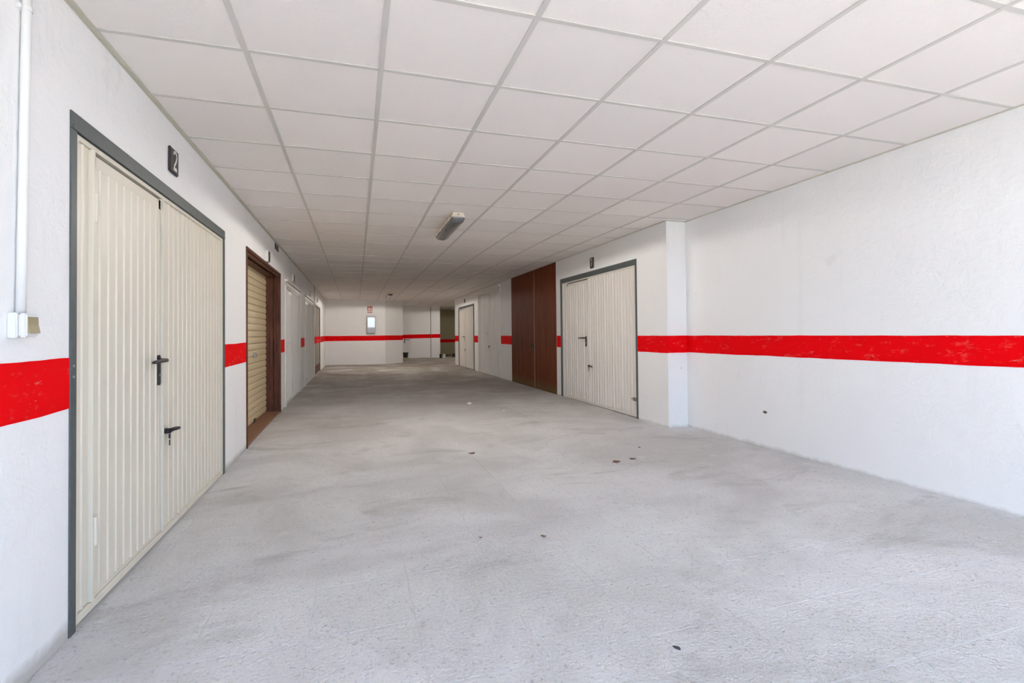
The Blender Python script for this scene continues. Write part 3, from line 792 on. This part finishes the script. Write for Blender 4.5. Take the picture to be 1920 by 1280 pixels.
batten(0.985, 15.50, 16.95, FILL_W[1], 'small distant fluorescent batten on the ceiling near the end wall')
batten(4.62, 20.2, 21.36, FILL_W[2], 'added unseen batten round the far right corner, put in to light the recess')  # batten added out of view to brighten the set-back wall

# ------------------------------------------------------------------ extinguisher sign and cabinet on the end wall
ff = lambda u, w, z: (u, Y_FAR-w, z)
sg = empty('fire_extinguisher_sign', ff(0.475, 0, zr(0.83)), 'red and white fire extinguisher sign above the glazed cabinet', 'sign')
def sgn(nm, mat, *b):
    mb = MB(ff); mb.box(*b); return mb.build(nm, mat, sg)
sgn('sign_board', 'sign_white', 0.372, 0.578, 0.0, 0.004, zr(0.82), zr(1.115))
sgn('red_field', 'sign_red', 0.388, 0.562, 0.003, 0.0055, zr(0.90), zr(1.07))
sgn('caption_strip', 'sign_red', 0.388, 0.562, 0.003, 0.0055, zr(0.835), zr(0.868))
mb = MB(ff)
mb.box(0.425, 0.470, 0.005, 0.0068, zr(0.915), zr(1.005)); mb.box(0.438, 0.457, 0.005, 0.0068, zr(1.005), zr(1.025)); mb.box(0.412, 0.475, 0.005, 0.0068, zr(1.028), zr(1.036))
mb.box(0.482, 0.489, 0.005, 0.0068, zr(0.945), zr(1.030))
mb.extrude([(0.505, zr(0.92)), (0.545, zr(0.92)), (0.548, zr(0.965)), (0.527, zr(1.03)), (0.508, zr(0.97))], 1, 0.005, 0.0068)
mb.build('pictogram', 'sign_white', sg)
adopt(sg)
cb = empty('extinguisher_cabinet', ff(0.515, 0, zr(0.08)), 'narrow glazed extinguisher cabinet mirroring the entrance on the end wall', 'cabinet')
mb = MB(ff); mb.box(0.372, 0.662, 0.0, 0.10, zr(0.085), zr(0.715), 0.004); mb.build('cabinet_body', 'grey_frame', cb)
for b in ((0.366, 0.390, zr(0.08), zr(0.72)), (0.644, 0.668, zr(0.08), zr(0.72)), (0.390, 0.644, zr(0.08), zr(0.104)), (0.390, 0.644, zr(0.696), zr(0.72))):
    mb = MB(ff); mb.box(b[0], b[1], 0.10, 0.116, b[2], b[3], 0.003); mb.build('door_frame', 'grey_frame', cb)
mb = MB(ff); mb.box(0.390, 0.644, 0.1005, 0.108, zr(0.104), zr(0.696)); mb.build('pane', 'glass', cb)
adopt(cb)

# ------------------------------------------------------------------ odds and ends at the far end
def floor_z(x, y): return fz(x, y)+0.0008
bx_, by_ = 1.90, 20.75
mb = MB(); z = floor_z(bx_, by_); mb.box(bx_-0.125, bx_+0.125, by_-0.1, by_+0.1, z, z+0.145, 0.006)
tag(mb.build('concrete_block', 'block'), 'pale block on the floor under the black pot by the angled corner', 'block')
pt = MB(); z0 = z+0.1455
pt.tube([(bx_, by_, z0), (bx_, by_, z0+0.19)], [0.088, 0.115], 4 if False else 16)
pot = empty('black_pot', (bx_, by_, z0), 'black tapered plastic pot standing on the pale block', 'pot')
pt.build('pot_body', 'black', pot)
rm = MB(); rm.tube([(bx_, by_, z0+0.185), (bx_, by_, z0+0.21)], 0.122, 16); rm.build('pot_rim', 'black', pot)
adopt(pot)
def tub(x, y, r0, r1, h, mat, label, name):
    z = floor_z(x, y)
    root = empty(name, (x, y, z), label, name.split('_')[-1])
    b = MB(); b.tube([(x, y, z), (x, y, z+h)], [r0, r1], 16); b.build('bucket_body', mat, root)
    r = MB(); r.tube([(x, y, z+h-0.02), (x, y, z+h)], [r1+0.006, r1+0.007], 16); r.build('bucket_rim', mat, root)
    adopt(root)
tub(3.74, 22.35, 0.055, 0.065, 0.185, 'bucket', 'small white bucket beside the dark tin at the set-back wall', 'paint_bucket')
tub(3.60, 22.45, 0.045, 0.050, 0.18, 'black', 'small dark tin beside the white bucket at the set-back wall', 'dark_tin')
x_, y_ = 4.35, 24.7; z = floor_z(x_, y_); mb = MB(); mb.box(x_-0.12, x_+0.12, y_-0.08, y_+0.08, z, z+0.07, 0.006)
tag(mb.build('dark_crate', 'hole'), 'low dark crate on the floor of the dim passage', 'crate')
x_, y_ = 4.42, 23.4; z = floor_z(x_, y_); mb = MB(); mb.box(x_-0.10, x_+0.12, y_-0.08, y_+0.08, z, z+0.15, 0.006)
tag(mb.build('dark_box', 'black'), 'dark box half hidden behind the corner of the right wall', 'box')

# ------------------------------------------------------------------ litter on the floor
def leaf(x, y, s, rot, label, mat='leaf', n=9, name='dry_leaf'):
    mb = MB(); z = floor_z(x, y); rng = random.Random(int(x*1000+y*77))
    ring = []
    for k in range(n):
        a = 2*math.pi*k/n; r = s*(1.0 if k % 2 == 0 else 0.55)*rng.uniform(.8, 1.15)
        ring.append((x+r*math.cos(a+rot), y+0.8*r*math.sin(a+rot), z+rng.uniform(0.001, 0.010)))
    lo = [mb.v(*p) for p in ring]; hi = [mb.v(p[0], p[1], p[2]+0.0012) for p in ring]
    a = mb.v(x, y, z+0.001); b = mb.v(x, y, z+0.0025)
    for k in range(n):
        j = (k+1) % n
        mb.bm.faces.new((lo[j], lo[k], a)); mb.bm.faces.new((hi[k], hi[j], b)); mb.bm.faces.new((lo[k], lo[j], hi[j], hi[k]))
    tag(mb.build(name, mat), label, name.split('_')[-1], 'litter on the floor')
leaf(2.138, 3.888, 0.042, 0.3, 'crumpled brown leaf, left one of the pair before the pier')
leaf(2.325, 3.93, 0.032, 1.1, 'crumpled brown leaf, right one of the pair before the pier')
def chip(x, y, s, mat, label, name='stone_chip'):
    mb = MB(); z = floor_z(x, y); rng = random.Random(int(x*991+y*313))
    n = 7
    lo = [mb.v(x+s*math.cos(2*math.pi*k/n)*rng.uniform(.7, 1.2), y+s*0.8*math.sin(2*math.pi*k/n)*rng.uniform(.7, 1.2), z) for k in range(n)]
    hi = [mb.v(x+(v.co.x-x)*0.7, y+(v.co.y-y)*0.7, z+s*0.5*rng.uniform(.8, 1.2)) for v in lo]
    mb.bm.faces.new(lo[::-1]); mb.bm.faces.new(hi)
    for k in range(n): mb.bm.faces.new((lo[k], lo[(k+1) % n], hi[(k+1) % n], hi[k]))
    tag(mb.build(name, mat), label, 'chip', 'litter on the floor')
leaf(1.038, 4.656, 0.040, 0.9, 'tan dry leaf lying flat in the middle of the floor')
leaf(0.985, 2.62, 0.016, 0.2, 'tiny orange leaf scrap on the near floor')
leaf(0.650, 2.72, 0.013, 1.7, 'tiny brown leaf scrap, left of the orange scrap')
chip(1.70, 7.80, 0.040, 'stone', 'pale chip of plaster far down the middle of the floor')
chip(2.02, 6.95, 0.026, 'stone', 'small pale chip of plaster in front of the door marked 7')
chip(2.62, 4.30, 0.012, 'pebble', 'dark pebble on the floor near the foot of the pier', 'dark_pebble')
def splinter(x, y, ln, rot):
    mb = MB(); z = floor_z(x, y); c, s_ = math.cos(rot), math.sin(rot)
    P = lambda a, b, h: mb.v(x+a*c-b*s_, y+a*s_+b*c, z+h)
    lo = [P(-ln, 0.002, 0), P(-ln*0.2, -0.006, 0), P(ln, -0.004, 0), P(ln*0.8, 0.005, 0), P(0, 0.006, 0)]
    hi = [P(-ln*0.8, 0.001, 0.003), P(-ln*0.2, -0.003, 0.006), P(ln*0.8, -0.002, 0.007), P(ln*0.6, 0.003, 0.007), P(0, 0.003, 0.006)]
    mb.bm.faces.new(lo[::-1]); mb.bm.faces.new(hi)
    for k in range(5): mb.bm.faces.new((lo[k], lo[(k+1) % 5], hi[(k+1) % 5], hi[k]))
    tag(mb.build('dark_splinter', 'pebble'), 'dark splinter on the pale floor nearest the camera', 'splinter', 'litter on the floor')
splinter(1.084, 1.551, 0.017, -1.0)
